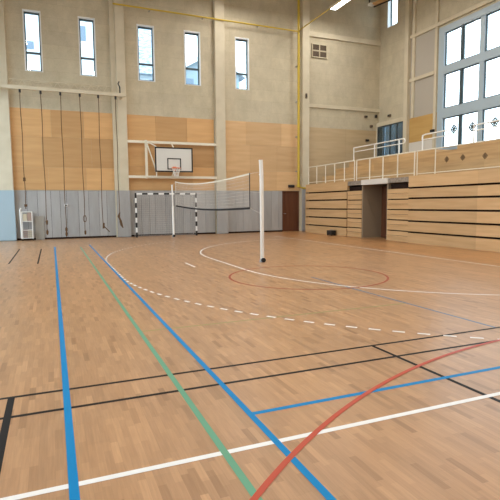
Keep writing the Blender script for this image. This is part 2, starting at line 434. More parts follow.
# plywood cladding per bay on the back wall, z 2.38 .. 6.25, boards as separate islands
BAYS = [(-1.62, 3.25), (3.72, 8.40), (9.05, 13.72)]
tn = [0]
def trim(mb, m=None):
    tn[0] += 1; return struct(mb.build('trim_%d' % tn[0], m))
for bi, (a, c) in enumerate(BAYS):
    mb = MB(); zs = [2.40, 3.50, 4.95, 6.25] if bi != 1 else [2.40, 3.65, 4.9, 6.25]
    for j in range(3):
        x = a + (.0 if j % 2 else 0)
        ws = {0: [1.55, 1.75, 1.57], 1: [1.25, 2.2, 1.23], 2: [1.7, 1.45, 1.53]}[(j + bi) % 3]
        tot = sum(ws); x = a
        for w in ws:
            w2 = w * (c - a) / tot
            mb.box(x + .003, x + w2 - .003, YB - .03, YB, zs[j] + .003, zs[j + 1] - .003); x += w2
    trim(mb, M['ply'] if bi < 2 else M['ply_pale'])
# back wall behind the gallery: pale ply and the two horizontal beams
mb = MB(); mb.box(14.25, 16.9, YB - .03, YB, 2.68, 6.15); mb.box(16.906, X1, YB - .03, YB, 2.68, 6.15); trim(mb, M['ply_gallery'])
for z0, z1 in ((7.30, 7.50), (11.34, 11.62)):
    mb = MB(); mb.box(14.2, X1, YB - .10, YB, z0, z1, bev=.01); trim(mb, M['column'])
# cream columns
for (a, c) in ((-2.35, -1.62), (3.27, 3.72), (8.46, 9.00), (13.76, 14.22)):
    mb = MB(); mb.box(a, c, YB - .28, YB, 0, ZC, bev=.015)
    if a > 3 and a < 4: mb.box(a - .24, a, YB - .16, YB, 0, ZC)
    trim(mb, M['column'])
# right wall columns, beams and panels
mb = MB(); mb.box(X1 - .25, X1, 22.72, 23.02, 2.6, ZC, bev=.01); trim(mb, M['column'])
mb = MB(); mb.box(X1 - .10, X1, 22.35, 22.55, 6.45, ZC); trim(mb, M['column'])
mb = MB(); mb.box(X1 - .10, X1, 20.62, 20.80, 4.36, ZC); trim(mb, M['column'])
for z0, z1 in ((8.48, 8.66), (10.88, 11.06)):
    mb = MB(); mb.box(X1 - .12, X1, 20.80 if z0 < 9 else 8, 22.72, z0, z1); trim(mb, M['column'])
mb = MB(); mb.box(X1 - .02, X1, 20.80, 22.72, 6.46, 10.88); trim(mb, M['side_wall'])
mb = MB(); mb.box(X1 - .03, X1, 20.58, 22.72, 5.08, 6.45); trim(mb, M['ply_side'])
mb = MB(); mb.box(X1 - .03, X1, 20.58, 22.72, 3.4, 5.07); trim(mb, M['white_wall'])
# roof beam seen in the top corner: warm timber with dark edge and pale end
mb = MB()
A = Vector((18.30, 25.0, 13.45)); B = Vector((18.95, 23.2, 13.55))
mb.bar(A, B, .26, .10, M['timber']); mb.bar(A + Vector((.15, .05, -.04)), B + Vector((.15, .05, -.04)), .04, .16, M['black'])
mb.box(18.05, 18.35, 24.85, 25.1, 13.38, 13.5, M['whiteband'])
mb.box(18.1, 18.16, 25.0, 25.06, 13.45, ZC, M['black'])
trim(mb)

# grey wall padding, vertical boards
def padding(a, c, label, m, y=YB - .07, z1=2.38, seed=1):
    random.seed(seed); mb = MB(); x = a; alt = [.34, .52, .46, .60, .42, .30, .55, .48, .50, .38]
    i = seed
    while x < c - .02:
        w = alt[i % 10]; i += 1
        if x + w > c - .2: w = c - x
        mb.box(x + .006, x + w - .006, y, YB - .02, .09, z1); x += w
    r = thing('wall_padding', label, 'wall padding', ((a + c) / 2, YB - .04, 0), 'padded wall lining')
    o = mb.build('padding_boards', m); o.parent = r; o.location = -r.location
    k = MB(); k.box(a, c, YB - .02, YB - .001, 0, z1); k.box(a, c, y + .02, YB - .02, 0, .088)
    o = k.build('plinth', M['dark']); o.parent = r; o.location = -r.location
padding(-1.60, 3.08, 'grey vertical board padding on the back wall behind the climbing ropes', M['grey_board'], seed=1)
padding(3.75, 8.40, 'grey vertical board padding on the back wall behind the handball goal', M['grey_board'], seed=3)
padding(9.07, 12.54, 'grey vertical board padding on the back wall left of the brown door', M['grey_board'], seed=6)
# column wraps
def wrap(a, c, label, m, z1=2.38):
    mb = MB(); mb.box(a, c, YB - .36, YB - .285, .02, z1, bev=.012); mb.box(a, c, YB - .30, YB - .281, .0, .02)
    tag(mb.build('column_padding', m), label, 'column padding', 'padded column wraps')
wrap(-2.37, -1.60, 'padding tinted light blue as if daylit, round the foot of the leftmost column', M['daylit_board'])
wrap(3.08, 3.74, 'grey padding round the column foot left of the handball goal', M['grey_board'])
wrap(8.41, 9.06, 'grey padding round the column foot right of the handball goal', M['grey_board'])
mb = MB(); mb.box(13.72, 14.30, YB - .36, YB - .285, .02, 2.45, bev=.012)
tag(mb.build('column_padding', M['grey_board']), 'narrow grey padding between brown door and bleachers', 'column padding', 'padded column wraps')

# ------------------------------------------------------------------ ventilation grille
t = thing('ventilation_grille', 'square brown four-part ventilation grille high on the back wall', 'vent', (15.02, YB, 10.18))
mb = MB(); mb.box(-.52, .52, -.03, 0, 0, .80); mb.build('backing', M['dark'], t)
mb = MB()
for cx in (-.26, .26):
    for cz in (.2, .6):
        for k in range(6): mb.box(cx - .21, cx + .21, -.06, -.03, cz - .16 + k * .058, cz - .13 + k * .058)
mb.build('slats', M['vent'], t)
mb = MB()
for x in (-.52, -.03, .46): mb.box(x, x + .06, -.07, -.03, 0, .80)
for z in (0, .37, .74): mb.box(-.46, .46, -.069, -.03, z, z + .06)
mb.build('frame', M['osb'], t)

# ------------------------------------------------------------------ yellow pipe
t = thing('gas_pipe', 'yellow gas pipe along the top of the back wall and down beside the column', 'pipe', (13.5, YB - .2, 2.45))
def P(mb, name, m, parent=t):
    o = mb.build(name, m); o.parent = parent; o.location = -Vector(parent.location); return o
mb = MB(); y = YB - .36
mb.tube([(3.2, y, 11.46), (13.46, y, 11.40)], .04, 10); P(mb, 'horizontal_pipe', M['yellow'])
mb = MB(); mb.tube([(13.46, y, ZC - .02), (13.46, y, 8), (13.46, y, 2.72)], .07, 10); P(mb, 'pipe', M['yellow'])
mb = MB(); mb.tube([(13.46, y - .0, 11.40), (13.46, y - .3, 11.44), (13.46, 12, 11.44)], .028, 8); P(mb, 'branch_pipe', M['yellow'])
mb = MB(); mb.tube([(13.46, y, 2.75), (13.46, y, 2.60)], .12, 10); mb.tube([(13.46, y, 2.62), (13.75, y, 2.55), (13.95, y, 2.55)], .05, 8); P(mb, 'valve', M['yellow'])
for z in (3.5, 5.5, 7.5, 9.5): mb = MB(); mb.box(13.42, 13.50, y + .06, YB - .035, z, z + .05); P(mb, 'pipe_clip', M['grey_steel'])
for x in (5, 7.8, 11): mb = MB(); mb.box(x, x + .05, y + .04, YB - .035, 11.42, 11.45); P(mb, 'pipe_clip', M['grey_steel'])

# ------------------------------------------------------------------ small wall fixtures
def wall_box(name, label, cat, loc, sx, sy, sz, m, group=None, lens=None):
    t = thing(name, label, cat, loc, group)
    mb = MB(); mb.box(-sx / 2, sx / 2, -sy / 2, sy / 2, 0, sz, bev=min(sx, sy, sz) * .15); mb.build('housing', m, t)
    mb = MB()
    if lens == 'y': mb.box(-sx * .35, sx * .35, -sy / 2 - .012, -sy / 2, sz * .25, sz * .75)
    else: mb.box(-sx / 2 - .012, -sx / 2, -sy * .35, sy * .35, sz * .25, sz * .75)
    mb.build('lens', M['black'], t)
wall_box('emergency_light', 'small dark emergency light above the brown door', 'light', (13.12, YB - .10, 2.58), .38, .12, .16, M['black'], None, 'y')
wall_box('wall_plate', 'small white plate on the grey padding between the climbing ropes', 'socket', (.66, YB - .10, 1.60), .16, .05, .12, M['whiteband'], None, 'y')
wall_box('spotlight', 'small dark box on the back wall level with the cream beam, left of corner', 'lamp', (18.35, YB - .07, 6.92), .18, .12, .13, M['vent'], 'dark boxes round the gallery corner', 'y')
wall_box('spotlight', 'small dark box high in the gallery corner, between two others', 'lamp', (19.1, YB - .07, 6.96), .14, .12, .18, M['black'], 'dark boxes round the gallery corner', 'y')
wall_box('spotlight', 'small brown box in the gallery corner under the upper row', 'lamp', (18.75, YB - .07, 6.34), .16, .14, .16, M['vent'], 'dark boxes round the gallery corner', 'y')
wall_box('spotlight', 'small dark box on the plywood left of the gallery door', 'lamp', (18.45, YB - .10, 5.48), .22, .12, .12, M['black'], 'dark boxes round the gallery corner', 'y')
wall_box('spotlight', 'small dark box above the glazed gallery door on the right wall', 'lamp', (X1 - .07, 24.5, 6.86), .12, .22, .14, M['vent'], 'dark boxes round the gallery corner', 'x')
wall_box('loudspeaker', 'small dark box at the left jamb of the big window', 'loudspeaker', (X1 - .16, 20.75, 5.42), .14, .24, .14, M['black'], None, 'x')
wall_box('column_hook', 'small dark fitting halfway up the cream column beside the yellow pipe', 'hook', (13.98, YB - .34, 7.72), .1, .1, .28, M['vent'], None, 'y')

# ------------------------------------------------------------------ climbing rope gantry and ropes
RY = 24.75
t = thing('rope_gantry', 'cream steel beam with lattice girder carrying the climbing ropes', 'beam', (1, RY, 6.85))
mb = MB(); mb.box(X0, 3.62, RY - .07, RY + .07, 6.93, 7.09, bev=.01); P(mb, 'rail', M['column'], t)
mb = MB(); zt = 7.44
mb.tube([(-1.55, RY + .35, zt), (2.95, RY + .35, zt)], .02, 8)
n = 12; w = 4.5 / n
for k in range(n):
    x = -1.55 + k * w
    mb.tube([(x, RY + .05, 7.09), (x + w / 2, RY + .35, zt)], .011, 6); mb.tube([(x + w / 2, RY + .35, zt), (x + w, RY + .05, 7.09)], .011, 6)
P(mb, 'lattice', M['column'], t)
for x in (-2.0, 3.42): mb = MB(); mb.box(x - .06, x + .06, RY, YB - .285, 6.92, 7.04); P(mb, 'wall_bracket', M['cream_steel'], t)
mb = MB(); mb.tube([(3.38, RY + .3, 7.10), (3.38, RY + .3, 7.45), (3.30, RY + .3, 7.6), (3.36, RY + .3, 7.72)], .03, 8); P(mb, 'hook', M['black'], t)
ROPES = [(-1.11, 1.50, 'leftmost dark climbing rope, its end hanging above the wire trolley', 'straight'),
         (-.24, .33, 'second dark climbing rope from the left, with frayed low end', 'frayed'),
         (.61, .22, 'third dark climbing rope from the left, knotted near the floor', 'knot'),
         (1.47, .22, 'fourth dark climbing rope from the left, with small loop low down', 'loop'),
         (2.31, .45, 'fifth dark climbing rope, its lower end kicked out to the right', 'kick'),
         (3.12, .55, 'dark climbing rope hanging in front of the cream column, lower end tied up', 'tied')]
def rope(x, zb, label, kind):
    t = thing('climbing_rope', label, 'climbing rope', (x, RY, 0), 'climbing ropes under the gantry')
    mb = MB(); n = 14; pts = []
    for k in range(n + 1):
        z = 6.82 + (zb + .25 - 6.82) * k / n
        pts.append((.012 * math.sin(k * .9 + x * 3), 0, z))
    end = {'straight': [(0, 0, zb)], 'frayed': [(0, 0, zb)], 'knot': [(0, 0, zb)], 'loop': [(0, 0, zb)],
           'kick': [(.05, -.02, zb + .15), (.30, -.05, zb - .12)], 'tied': [(.04, 0, zb + .1), (.16, -.02, zb - .05)]}[kind]
    pts += end
    mb.tube(pts, [.016] * (n + 1) + [.022] * len(end), 8)
    mb.build('rope', M['rope'], t)
    mb = MB(); mb.tube([(0, 0, 6.925), (0, 0, 6.78)], [.05, .045], 8); mb.box(-.04, .04, -.04, .04, 6.84, 6.90); mb.build('clamp', M['black'], t)
    def knot(mb): mb.build('knot', M['rope'], t); return MB()
    mb = MB()
    if kind == 'straight':
        mb.tube([(0, 0, 2.95), (0, 0, 2.78)], .055, 8); mb = knot(mb); mb.tube([(0, 0, 1.72), (0, 0, 1.60)], .06, 8)
    elif kind in ('frayed', 'knot'):
        for z in (.85 if kind == 'frayed' else .48, zb + .05):
            if z < .45: mb = knot(mb)
            mb.tube([(0, 0, z + .13), (0, 0, z + .06), (0, 0, z - .04), (0, 0, z - .12)], [.022, .055, .05, .02], 8)
    elif kind == 'loop':
        mb.tube([(.0 + .07 * math.cos(a), -.03, 1.0 + .16 * math.sin(a)) for a in [i * 2 * PI / 12 for i in range(12)]], .018, 6, closed=True)
        mb = knot(mb); mb.tube([(0, 0, .42), (0, 0, .25)], .045, 8)
    elif kind == 'kick':
        mb.tube([(.04, 0, zb + .32), (.02, -.02, zb + .05)], .045, 8)
    else:
        mb.tube([(.02, 0, zb + .72), (-.06, -.03, zb + .55), (.05, -.03, zb + .3), (.13, -.02, zb)], [.03, .05, .05, .035], 8)
    mb.build('knot', M['rope'], t)
for a in ROPES: rope(*a)

# ------------------------------------------------------------------ wire trolley at the left
t = thing('storage_trolley', 'narrow white wire trolley with cartons standing against the grey padding', 'trolley', (-1.10, 25.2, 0))
mb = MB()
for x in (-.22, .22):
    for y in (-.2, .2): mb.tube([(x, y, .08), (x, y, 1.38)], .016, 8)
for z in (.12, .5, .92, 1.36):
    for y in (-.2, .2): mb.tube([(-.22, y, z), (.22, y, z)], .015, 6)
    for x in (-.22, .22): mb.tube([(x, -.2, z), (x, .2, z)], .015, 6)
mb.build('frame', M['white_steel'], t)
mb = MB()
for k in range(1, 6): mb.tube([(-.22 + k * .073, -.2, .12), (-.22 + k * .073, -.2, .92)], .006, 5)
for k in range(1, 9): mb.tube([(-.22, -.2, .12 + k * .09), (.22, -.2, .12 + k * .09)], .006, 5)
mb.build('mesh_front', M['grey_steel'], t)
mb = MB(); mb.box(-.2, .2, -.18, .18, .11, .125); mb.box(-.2, .2, -.18, .18, .905, .92); mb.build('shelf', M['grey_steel'], t)
for k, (x, y) in enumerate(((-.22, -.2), (.22, -.2), (-.22, .2), (.22, .2))):
    mb = MB(); mb.tube([(x - .015, y, .045), (x + .015, y, .045)], .045, 12); mb.box(x - .01, x + .01, y - .01, y + .01, .045, .09); mb.build('castor', M['black'], t)
mb = MB(); mb.tube([(-.26, -.2, .1), (-.28, -.2, 1.45), (-.24, -.2, 1.55)], .03, 8); mb.build('push_handle', M['white_steel'], t)
c1 = [('carton', -.1, .127, .40, .19, M['pinkish'], 'pinkish carton at the bottom left in the wire trolley'), ('carton', .1, .127, .36, .18, M['column'], 'cream carton at the bottom right in the wire trolley'),
      ('carton', -.09, .922, .34, .17, M['column'], 'cream carton upper left in the wire trolley'), ('carton', .1, .922, .4, .17, M['pinkish'], 'pinkish carton upper right in the wire trolley')]
for nm, x, z, h, w, m, lb in c1:
    mb = MB(); mb.box(-w / 2, w / 2, -.13, .13, 0, h, bev=.006); mb.box(-.02, .02, -.132, .132, 0, h + .001)
    o = mb.build(nm, m); o.location = (-1.10 + x, 25.2, z); tag(o, lb, 'box', 'cartons in the trolley')
mb = MB(); mb.box(-.2, .21, -.03, .02, 0, 1.15, bev=.01)  # upright beige grey slab just in front of the padding
o = mb.build('grey_slab', M['tunnel_grey']); o.location = (-.58, YB - .12, .06 - .06); tag(o, 'low beige grey slab against the wall beside the wire trolley', 'panel')

# ------------------------------------------------------------------ handball goal
GX0, GX1, GY = 3.90, 7.12, 24.75
t = thing('handball_goal', 'black and white striped handball goal before the grey back wall', 'goal', ((GX0 + GX1) / 2, GY, 0))
def striped(mb, a, b, n, w=.08, first=0):
    a, b = Vector(a), Vector(b)
    for k in range(n):
        mb.bar(a.lerp(b, k / n), a.lerp(b, (k + 1) / n), w, w, M['black'] if (k + first) % 2 == 0 else M['whiteband'])
hw = (GX1 - GX0) / 2 - .04
for sgn in (-1, 1):
    mb = MB(); striped(mb, (sgn * hw, 0, 2.24), (sgn * hw, 0, 0), 9); mb.build('post', None, t)
mb = MB(); striped(mb, (-hw + .04, 0, 2.20), (hw - .04, 0, 2.20), 11, first=1); mb.build('crossbar', None, t)
mb = MB()
for sgn in (-1, 1):
    mb.tube([(sgn * hw, .04, 2.17), (sgn * hw, .45, 2.0), (sgn * hw, .62, .05)], .015, 6)
    mb.tube([(sgn * hw, .04, .03), (sgn * hw, .62, .03)], .015, 6)
mb.tube([(-hw, .62, .03), (hw, .62, .03)], .015, 6); mb.build('net_frame', M['grey_steel'], t)
mb = MB(); r = .0024
for k in range(31):
    x = -hw + 2 * hw * k / 30; mb.tube([(x, .04, 2.16), (x, .42, 2.0), (x + .02 * math.sin(k), .58, .06)], r, 3, cap=False)
for k in range(19):
    z = .06 + 1.94 * k / 18; yy = .58 - .16 * k / 18; mb.tube([(-hw, yy, z), (hw, yy, z)], r, 3, cap=False)
for sgn in (-1, 1):
    for k in range(15): mb.tube([(sgn * hw, .04, .1 + k * .13), (sgn * hw, .56 - .14 * k / 14, .1 + k * .13)], r, 3, cap=False)
mb.build('net', M['lace'], t)

# ------------------------------------------------------------------ basketball hoop on its wall frame
BY = 24.72
t = thing('basketball_hoop', 'white basketball backboard with black edging on cream wall frame', 'basketball hoop', (5.9, YB - .3, 3.0))
mb = MB(); mb.box(3.70, 8.44, YB - .32, YB - .22, 4.80, 4.93); P(mb, 'support_rail', M['cream_steel'], t)
mb = MB(); mb.box(3.70, 8.44, YB - .32, YB - .22, 3.02, 3.15); P(mb, 'support_rail', M['cream_steel'], t)
mb = MB()
mb.box(4.56, 4.68, YB - .42, YB - .32, 3.0, 4.95); mb.tube([(4.62, YB - .42, 4.9), (5.05, BY + .12, 3.35)], .035, 8); mb.tube([(4.62, YB - .42, 3.1), (5.05, BY + .12, 3.1)], .03, 8)
mb.tube([(4.62, YB - .42, 4.9), (5.05, BY + .12, 4.6)], .03, 8); mb.tube([(5.05, BY + .10, 3.1), (5.05, BY + .10, 4.6)], .03, 8)
mb.tube([(5.95, YB - .30, 4.86), (5.95, BY + .06, 4.55)], .035, 8); mb.tube([(5.95, YB - .30, 3.1), (5.95, BY + .06, 3.4)], .035, 8)
P(mb, 'swing_frame', M['cream_steel'], t)
bx0, bx1, bz0, bz1 = 4.96, 6.94, 3.31, 4.57
mb = MB(); mb.box(bx0, bx1, BY, BY + .04, bz0, bz1, bev=.004); P(mb, 'backboard', M['board_face'], t)
mb = MB(); e = .07; y0, y1 = BY - .006, BY
mb.box(bx0, bx1, y0, y1, bz0, bz0 + e); mb.box(bx0, bx1, y0, y1, bz1 - e, bz1); mb.box(bx0, bx0 + e, y0, y1, bz0 + e, bz1 - e); mb.box(bx1 - e, bx1, y0, y1, bz0 + e, bz1 - e)
cx = 5.95; a, c, z0, z1 = cx - .36, cx + .36, 3.44, 4.02; e = .055
mb.box(a, c, y0, y1, z0, z0 + e); mb.box(a, c, y0, y1, z1 - e, z1); mb.box(a, a + e, y0, y1, z0 + e, z1 - e); mb.box(c - e, c, y0, y1, z0 + e, z1 - e)
P(mb, 'board_marking', M['black'], t)
mb = MB(); rc = (cx, BY - .40, 3.49)
mb.tube([(rc[0] + .23 * math.cos(u), rc[1] + .23 * math.sin(u), rc[2]) for u in [i * 2 * PI / 28 for i in range(28)]], .018, 8, closed=True)
mb.box(cx - .12, cx + .12, BY - .17, BY - .007, rc[2] - .02, rc[2] + .05); mb.box(cx - .09, cx + .09, BY - .03, BY - .007, rc[2] - .12, rc[2] + .10)
P(mb, 'ring', M['orange'], t)
mb = MB()
for k in range(12):
    u = k * 2 * PI / 12
    for s_ in (1, -1):
        mb.tube([(rc[0] + rr * math.cos(u + s_ * q), rc[1] + rr * math.sin(u + s_ * q), rc[2] - dz) for rr, q, dz in ((.225, 0, 0), (.17, .26, .14), (.13, .52, .28), (.12, .78, .42))], .010, 5)
P(mb, 'net', M['tape'], t)

# ------------------------------------------------------------------ volleyball posts and net
def vb_post(x, y, label, h, zs, group):
    t = thing('volleyball_post', label, 'volleyball post', (x, y, 0), group)
    mb = MB(); mb.tube([(0, 0, .05), (-.01, 0, zs)], .055, 16); mb.build('pole', M['white_steel'], t)
    mb = MB(); mb.tube([(-.01, 0, zs), (-.03, 0, h)], .055 if zs > 2 else .036, 16); mb.build('extension_pole', M['white_steel'], t)
    mb = MB(); mb.tube([(0, 0, 0), (0, 0, .03), (0, 0, .09)], [.085, .085, .06], 20); mb.build('floor_socket_cover', M['grey_steel'], t)
    mb = MB(); mb.tube([(-.01, -.13, .065), (-.01, -.075, .065)], .062, 16); mb.build('transport_wheel', M['black'], t)
    mb = MB(); mb.tube([(-.03, .0, h), (-.03, 0, h + .015)], .06, 14); mb.tube([(-.03, .04, h - .38), (-.03, .10, h - .38)], .02, 8); mb.build('pulley_cap', M['white_steel'], t)
    return t
vb_post(5.44, 12.36, 'tall white volleyball post standing near on the court', 2.83, 2.5, 'volleyball posts')
vb_post(5.70, 24.15, 'thin far volleyball post in front of the striped goal', 2.62, 1.55, 'volleyball posts')
t = thing('volleyball_net', 'sagging volleyball net with white top tape and black bottom tape', 'volleyball net', (5.5, 18, 0))
NA, NB = 13.32, 23.3
def nx(y): return 5.45 + (5.66 - 5.45) * (y - 12.36) / 11.8
def ztop(y):
    u = (y - NA) / (NB - NA); return 2.55 + .22 * u * u * u - .09 * math.sin(PI * min(1, u * 1.0))
def zbot(y):
    u = (y - NA) / (NB - NA); return 1.50 + .07 * u * u - .09 * math.sin(PI * u)
ys = [NA + (NB - NA) * k / 40 for k in range(41)]
def band(name, f0, w, m, th=.006):
    mb = MB()
    for k in range(40):
        a, b = ys[k], ys[k + 1]
        mb.bar((nx(a), a, f0(a)), (nx(b), b, f0(b)), th, w)
    return P(mb, name, m, t)
band('top_tape', lambda y: ztop(y) - .03, .05, M['cream_steel'], .01); band('bottom_tape', lambda y: zbot(y) + .01, .065, M['blackcord'], .01)
mb = MB(); r = .003; n = int((NB - NA) / .1)
for k in range(n + 1):
    y = NA + (NB - NA) * k / n; mb.tube([(nx(y), y, ztop(y)), (nx(y), y, zbot(y))], r, 3, cap=False)
for j in range(1, 10):
    mb.tube([(nx(y), y, zbot(y) + (ztop(y) - zbot(y)) * j / 10) for y in ys], r, 3, cap=False)
P(mb, 'mesh', M['lace'], t)
for y in (NA, NB):
    mb = MB(); mb.bar((nx(y), y, zbot(y)), (nx(y), y, ztop(y)), .012, .04); P(mb, 'side_tape', M['blackcord'] if y == NA else M['lace'], t)
mb = MB()
mb.tube([(nx(NA), NA, ztop(NA) - .02), (5.42, 12.425, 2.52)], .004, 5); mb.tube([(nx(NA), NA, zbot(NA) + .02), (5.44, 12.425, 1.35)], .004, 5); mb.tube([(nx(NA), NA, 2.0), (5.44, 12.425, 1.95)], .003, 5)
mb.tube([(nx(NB), NB, ztop(NB) - .02), (5.68, 24.085, 2.6)], .004, 5); mb.tube([(nx(NB), NB, zbot(NB) + .02), (5.69, 24.085, 1.5)], .004, 5)
P(mb, 'tension_cord', M['lace'], t)

# ------------------------------------------------------------------ bleachers (pushed together)
FX = 13.42  # stand and gallery numbers below: scaled about the camera from a nearer front plane
YL0, YL1 = 20.18, 24.30     # left wide section
YM0, YM1 = 18.97, 20.16     # its aisle steps
YN0, YN1 = 15.76, 17.11     # right aisle steps
YQ0, YQ1 = 5.4, 15.74       # right wide section
SL = [0, .405, .855, 1.305, 1.771, 2.194]
def seat_stack(t, y0, y1):
    for k in range(5):
        mb = MB(); n = max(1, int(round((y1 - y0) / 4.1)))
        for i in range(n):
            a = y0 + (y1 - y0) * i / n; b = y0 + (y1 - y0) * (i + 1) / n
            z0 = SL[k] + (.0 if k == 0 else .07)
            mb.box(FX, FX + .035, a + .001, b - .001, z0, SL[k + 1])
            mb.box(FX + .035, FX + .16, a + .001, b - .001, SL[k + 1] - .03, SL[k + 1])
        P(mb, 'riser_panel', M['bleach'], t)
def aisle(t, y0, y1):
    zs = [0, .25, .47, .71, .925, 1.14, 1.36, 1.575, 1.79, 2.02, 2.248]
    for k in range(10):
        dk = k % 2 == 1
        mb = MB(); mb.box(FX + .03, FX + .06, y0 + .012, y1 - .012, zs[k] + .012, zs[k + 1] - (.035 if dk else 0)); 
        if not dk: mb.box(FX + .01, FX + .2, y0 + .012, y1 - .012, zs[k + 1] - .035, zs[k + 1] - .021)
        P(mb, 'aisle_step', M['bleach'], t)
def carriage(t, y0, y1):
    mb = MB(); mb.box(FX + .2, 14.9, y0 + .03, y1 - .03, .0, 2.42); P(mb, 'carriage', M['dark'], t)
t = thing('retractable_bleacher', 'left block of closed plywood bleachers, beyond the tunnel opening', 'bleacher', (13, 20, 0), 'closed bleachers')
seat_stack(t, YL0, YL1); aisle(t, YM0, YM1); carriage(t, YL0, YL1); carriage(t, YM0, YM1)
mb = MB(); mb.box(FX, 14.9, YL1, YL1 + .04, 0, 2.25); P(mb, 'end_panel', M['bleach'], t)
t = thing('retractable_bleacher', 'right block of closed plywood bleachers, near side of the tunnel opening', 'bleacher', (13, 10, 0), 'closed bleachers')
seat_stack(t, YQ0, YQ1); aisle(t, YN0, YN1); carriage(t, YQ0, YQ1); carriage(t, YN0, YN1)
mb = MB(); mb.box(FX, 14.9, YQ0 - .04, YQ0, 0, 2.25); P(mb, 'end_panel', M['bleach'], t)

# tunnel under the stand
mb = MB(); mb.box(FX + .06, 14.9, YM0 - .06, YM0 + .03, 0, 2.47)
mb.bar((13.6, YM0 - .063, 2.1), (14.5, YM0 - .063, .5), .006, .03)
trim(mb, M['tunnel'])
mb = MB(); mb.box(FX + .06, 14.9, YN1 - .03, YN1 + .06, 0, 2.47); trim(mb, M['tunnel'])
mb = MB(); mb.box(14.55, 14.6, YN1 + .06, YM0 - .06, .01, 2.40); d = struct(mb.build('door_3', M['door_wood']))
mb = MB(); mb.tube([(14.55, 17.4, 1.05), (14.50, 17.4, 1.05), (14.50, 17.52, 1.05)], .012, 8); mb.build('door_handle', M['grey_steel'], d)
# gallery slab, its front fascias and the wall below
mb = MB(); mb.box(13.56, X1, YR + .0, 24.30, 2.486, 2.68); mb.box(14.60, X1, 24.30, YB, 2.486, 2.68); trim(mb, M['concrete'])
mb = MB(); mb.box(14.92, 15.12, YR, 24.35, 0, 2.486); struct(mb.build('wall_under_gallery', M['tunnel']))
mb = MB(); mb.box(14.62, 15.12, 24.36, 24.46, 0, 2.486); struct(mb.build('wall_gallery_end', M['tunnel']))
mb = MB(); mb.box(14.62, 14.74, 24.46, YB, 0, 2.486); struct(mb.build('wall_gallery_side', M['tunnel']))
mb = MB(); mb.box(FX, 13.56, YL0 - .05, YL1, 2.264, 2.703); trim(mb, M['bleach'])
mb = MB(); n = 3
for i in range(n): mb.box(FX, 13.56, YQ0 + (YQ1 - YQ0) * i / n + .002, YQ0 + (YQ1 - YQ0) * (i + 1) / n - .002, 2.264, 2.703)
trim(mb, M['bleach'])
for (a, c) in ((YM0, YL0 - .06), (YN0 - .01, YN1 - .06)):
    mb = MB(); mb.box(FX + .03, 13.56, a, c, 2.486, 2.68); trim(mb, M['concrete'])
mb = MB(); mb.box(FX - .02, 13.56, YN1 - .05, YM0 - .005, 2.465, 2.703, bev=.008)
tag(mb.build('lintel_board', M['white_wall']), 'white board over the tunnel opening between the bleachers', 'board')

# fixed tiers on the gallery
TI = [(14.47, 3.17), (15.34, 3.614), (16.26, 4.047)]
for k, (x, z) in enumerate(TI):
    mb = MB(); x2 = TI[k + 1][0] if k < 2 else 17.6
    ys_ = [-6, 1, 5, 9, 13, 17, 20.6, 24.22]
    zb = 2.68
    if k == 2: ys_ = [-6, 1, 5, 9, 13, 16.05, 17.35, 20.6, 24.22]
    for i in range(len(ys_) - 1): mb.box(x, x2 - .002, ys_[i] + .002, ys_[i + 1] - .002, zb, z - (.14 if ys_[i] == 16.05 else 0))
    trim(mb, M['riser'])
# guard rail at the gallery front
def rail_section(y1, y0, posts, label):
    t = thing('guard_rail', label, 'railing', (FX + .08, (y0 + y1) / 2, 2.70), 'white guard rails on the gallery front')
    x = FX + .08
    mb = MB(); mb.tube([(x, y0, 3.657), (x, y1, 3.657)], .026, 8); P(mb, 'top_rail', M['cream_steel'], t)
    mb = MB(); mb.tube([(x, y0, 2.81), (x, y1, 2.81)], .016, 6); P(mb, 'bottom_rail', M['cream_steel'], t)
    for y in posts:
        mb = MB(); mb.tube([(x, y, 2.70), (x, y, 3.657)], .024, 8); P(mb, 'post', M['cream_steel'], t)
rail_section(24.11, 19.64, [24.09, 23.2, 22.29, 21.4, 20.51, 19.65], 'leftmost length of white guard rail, above the left bleachers')  # rail posts here and below placed from image pixels
rail_section(19.48, 15.50, [19.47, 18.45, 17.5, 16.53, 15.51], 'white guard rail with four bays above the tunnel opening')
# lower rail and panels further on
def guard_panels(y1, y0, posts, label):
    t = thing('guard_rail', label, 'railing', (FX + .08, (y0 + y1) / 2, 2.70), 'white guard rails on the gallery front')
    x = FX + .08
    mb = MB(); mb.tube([(x, y0, 3.657), (x, y1, 3.657)], .022, 8); P(mb, 'top_rail', M['cream_steel'], t)
    mb = MB(); mb.tube([(x, y0, 2.768), (x, y1, 2.768)], .016, 6); P(mb, 'bottom_rail', M['cream_steel'], t)
    for y in posts:
        mb = MB(); mb.tube([(x, y, 2.70), (x, y, 3.657)], .018, 8); P(mb, 'post', M['cream_steel'], t)
guard_panels(15.37, 6.5, [15.36, 14.38, 10.4, 6.55], 'long thin white guard rail above the right bleachers, before the big window')
